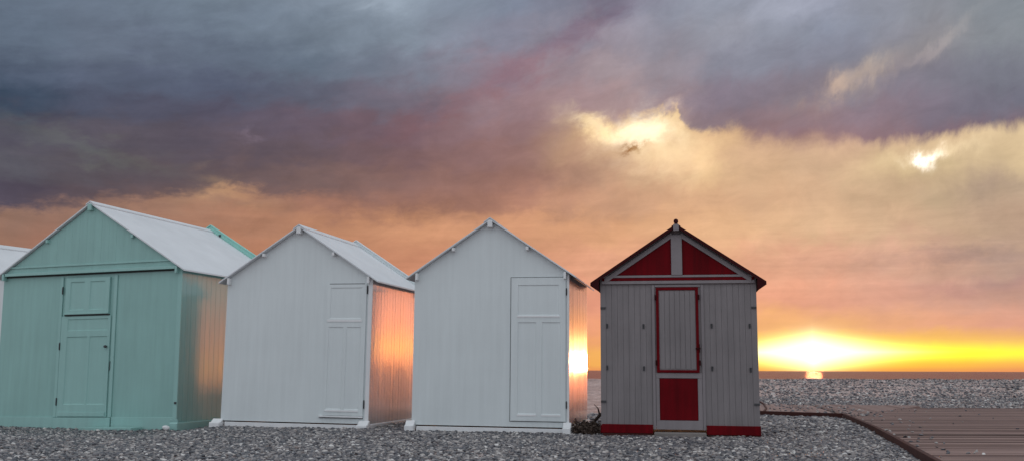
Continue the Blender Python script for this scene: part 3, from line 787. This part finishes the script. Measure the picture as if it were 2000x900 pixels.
kerb(kerbL)
kerb([(4.80, 18.55), (5.4, 20.6), (6.0, 23.1), (6.5, 25.6)], .035, .085)

# ------------------------------------------------------------------ pebbles (thousands: stuff)
rng = np.random.default_rng(5)
pts = []; rad = []
huts = [(-8.625, 16.30, .294, 3.53, 3.2), (-4.383, 14.709, .232, 2.37, 1.95), (-1.402, 13.72, .195, 2.225, 2.15), (1.198, 12.996, .173, 2.058, 2.05)]
def free(x, y):
    k = kx(y)
    if k is not None and x > k - .03: return False
    if y > 17.61 and x > 3.0 and y > 18.75 - (x - 3.0) * .15 and x < 4.74 and False: return False
    if y >= 17.61:
        if y < 21.6 and x > fanx(y) - .1: return False
        if y < 23.6 and y > 18.49 - (x - 4.74) * .6875 and 4.80 + (y - 18.5) * .21 < x < 8.6 + (y - 21.6) * .21: return False
    for (X, Y, a, w, d) in huts:
        dx, dy = x - X, y - Y
        lx = dx * math.cos(a) - dy * math.sin(a); ly = dx * math.sin(a) + dy * math.cos(a)
        if .03 < lx < w - .03 and .02 < ly < d: return False
        if w == 2.058 and .70 < lx < 1.37 and -.16 < ly < 0: return False
        if w == 3.53 and 1.97 < lx < 2.97 and -.35 < ly < 0 and rng.random() < .6: return False
    return True
y = 8.4
def scatter(x0, x1, y0, y1, dens, r0, r1):
    n = int((x1 - x0) * (y1 - y0) * dens)
    X = rng.uniform(x0, x1, n); Y = rng.uniform(y0, y1, n)
    for x, yy in zip(X, Y):
        if abs(x) > yy * .585 + .3: continue
        if not free(x, yy): continue
        u = rng.random(); r = r0 + (r1 - r0) * u ** 2.2
        pts.append((x, yy, gz(x, yy) + r * rng.uniform(.0, .5))); rad.append(r)
scatter(-9, 7, 8.3, 13.2, 1250, .009, .027)
scatter(-9, 3.4, 13.2, 14.9, 1100, .009, .028)
scatter(-9.5, -4.2, 14.9, 17.2, 700, .012, .032)
scatter(3.0, 6.2, 13.2, 19, 620, .012, .038)
scatter(-2.3, 1.9, 14.4, 19, 260, .018, .045)
scatter(3.0, 6.4, 19, 26, 120, .02, .05)
scatter(5.0, 18, 21.8, 30, 120, .014, .040)
scatter(6, 29, 30, 48, 28, .02, .055)
for i in range(110):      # strays kicked onto the boards
    yy = 9.0 + 12.5 * rng.random(); k = kx(yy) if yy < 17.6 else fanx(yy)
    if k is None: continue
    xx = k + .05 + abs(rng.normal(0, .45)) if i % 3 else k + rng.random() * 6
    pts.append((xx, yy, ZD + .006)); rad.append(rng.uniform(.010, .024))
for i in range(170):
    a = rng.random() * 5.2; q = rng.random() * 2.2
    xx = 4.85 + q * .8 + a * .2; yy = 18.45 - q * .6 + a
    pts.append((xx, yy, max(ZD, gz(xx, yy) + .03) + .008)); rad.append(rng.uniform(.012, .03))
me = bpy.data.meshes.new('pebbles'); me.from_pydata(pts, [], [])
me.attributes.new('rad', 'FLOAT', 'POINT').data.foreach_set('value', rad)
peb = bpy.data.objects.new('pebbles', me); COL.objects.link(peb)
tag(peb, 'grey and white flint pebbles covering the beach around the huts', 'pebbles', kind='stuff')
ng = bpy.data.node_groups.new('pebble_scatter', 'GeometryNodeTree')
ng.interface.new_socket('Geometry', in_out='INPUT', socket_type='NodeSocketGeometry')
ng.interface.new_socket('Geometry', in_out='OUTPUT', socket_type='NodeSocketGeometry')
G = NT(ng)
gi = G.node('NodeGroupInput'); go = G.node('NodeGroupOutput')
gti = G.node('GeometryNodeGeometryToInstance')
for v in range(5):
    ico = G.node('GeometryNodeMeshIcoSphere'); ico.inputs['Radius'].default_value = 1; ico.inputs['Subdivisions'].default_value = 2
    pos = G.node('GeometryNodeInputPosition')
    nz = G.node('ShaderNodeTexNoise'); nz.inputs['Scale'].default_value = .75; nz.inputs['Detail'].default_value = 1.5
    G.l.new(G.vm('ADD', pos.outputs[0], (v * 7.3, v * 3.1, 0)), nz.inputs['Vector'])
    offv = G.vm('SCALE', G.vm('SUBTRACT', nz.outputs['Color'], (.5, .5, .5)), scale=1.5)
    sp = G.node('GeometryNodeSetPosition'); G.l.new(ico.outputs[0], sp.inputs[0]); G.l.new(offv, sp.inputs['Offset'])
    ss = G.node('GeometryNodeSetShadeSmooth'); G.l.new(sp.outputs[0], ss.inputs[0])
    sm = G.node('GeometryNodeSetMaterial'); sm.inputs['Material'].default_value = M['pebble']; G.l.new(ss.outputs[0], sm.inputs[0])
    G.l.new(sm.outputs[0], gti.inputs[0])
iop = G.node('GeometryNodeInstanceOnPoints'); G.l.new(gi.outputs[0], iop.inputs['Points']); G.l.new(gti.outputs[0], iop.inputs['Instance'])
iop.inputs['Pick Instance'].default_value = True
ri = G.node('FunctionNodeRandomValue', data_type='INT'); ri.inputs[4].default_value = 0; ri.inputs[5].default_value = 4; G.l.new(ri.outputs[2], iop.inputs['Instance Index'])
rr = G.node('FunctionNodeRandomValue', data_type='FLOAT_VECTOR'); rr.inputs[0].default_value = (-.45, -.45, 0); rr.inputs[1].default_value = (.45, .45, 6.283)
rr.inputs['Seed'].default_value = 3
G.l.new(rr.outputs[0], iop.inputs['Rotation'])
na = G.node('GeometryNodeInputNamedAttribute', data_type='FLOAT'); na.inputs['Name'].default_value = 'rad'
rs = G.node('FunctionNodeRandomValue', data_type='FLOAT_VECTOR'); rs.inputs[0].default_value = (.9, .65, .42); rs.inputs[1].default_value = (1.45, 1.0, .72); rs.inputs['Seed'].default_value = 8
G.l.new(G.vm('SCALE', rs.outputs[0], scale=na.outputs[0]), iop.inputs['Scale'])
G.l.new(iop.outputs[0], go.inputs[0])
md = peb.modifiers.new('scatter', 'NODES'); md.node_group = ng

# ------------------------------------------------------------------ dry weeds between the last two huts
def weed(name, loc, w, h, n, label, seed):
    rnd = random.Random(seed); b = MB()
    for i in range(n):
        a = rnd.uniform(0, 6.283); r = rnd.uniform(0, w); p = Vector((math.cos(a) * r, math.sin(a) * r * 1.5, 0)); pts_ = [p.copy()]
        d = Vector((rnd.uniform(-.6, .6), rnd.uniform(-.6, .6), 1)).normalized(); L = h * rnd.uniform(.35, 1.0) / 4
        for k in range(4):
            d = (d + Vector((rnd.uniform(-.5, .5), rnd.uniform(-.5, .5), rnd.uniform(-.45, .15)))).normalized(); p = p + d * L; pts_.append(p.copy())
        b.tube(pts_, [.005, .004, .004, .003, .002], 4)
        for k in range(7):
            q = pts_[rnd.randint(1, 4)] + Vector((rnd.uniform(-.03, .03), rnd.uniform(-.03, .03), rnd.uniform(-.02, .02)))
            u = Vector((rnd.uniform(-1, 1), rnd.uniform(-1, 1), rnd.uniform(-1, 1))).normalized() * rnd.uniform(.012, .03); v = u.orthogonal().normalized() * .012
            b.add([q - u, q + v, q + u, q - v], [(0, 1, 2, 3)])
    o = b.build(name, M['weed'], None); o.location = loc
    tag(o, label, 'dry weeds')
    return o
weed('dry_weed_clump', (1.03, 13.35, 0), .16, .20, 260, 'dark brown tangle of dry weeds in the gap between white and grey hut', 3)
tw = MB(); tw.tube([(1.22, 14.9, .02), (1.36, 15.0, .17), (1.52, 15.1, .26), (1.62, 15.1, .34)], [.03, .026, .018, .010], 7)
tw.tube([(1.36, 15.0, .17), (1.34, 15.05, .27), (1.28, 15.05, .33)], [.016, .010, .006], 6)
tag(tw.build('driftwood_branch', M['weed'], None, smooth=True), 'dark forked driftwood branch standing behind the gap beside the grey hut', 'driftwood')
# pale stone against the green hut's corner
bm = bmesh.new(); bmesh.ops.create_icosphere(bm, subdivisions=3, radius=1)
for v in bm.verts:
    v.co *= 1 + .25 * mnoise.noise(v.co * 1.1 + Vector((3, 1, 2))); v.co = Vector((v.co.x * .055, v.co.y * .045, v.co.z * .042))
me = bpy.data.meshes.new('stone'); bm.to_mesh(me); bm.free(); me.materials.append(M['white_trim']); me.polygons.foreach_set('use_smooth', [True] * len(me.polygons))
so_ = bpy.data.objects.new('stone', me); COL.objects.link(so_); so_.location = (-5.36, 15.16, -.055)
tag(so_, 'pale smooth stone lying against the right corner of the green hut', 'stone')

# ------------------------------------------------------------------ render settings
scene.render.engine = 'CYCLES'
scene.view_settings.view_transform = 'Standard'; scene.view_settings.look = 'None'
scene.view_settings.exposure = 0; scene.view_settings.gamma = 1; scene.view_settings.use_curve_mapping = False
scene.cycles.use_denoising = True
scene.cycles.max_bounces = 6
scene.cycles.sample_clamp_indirect = 8
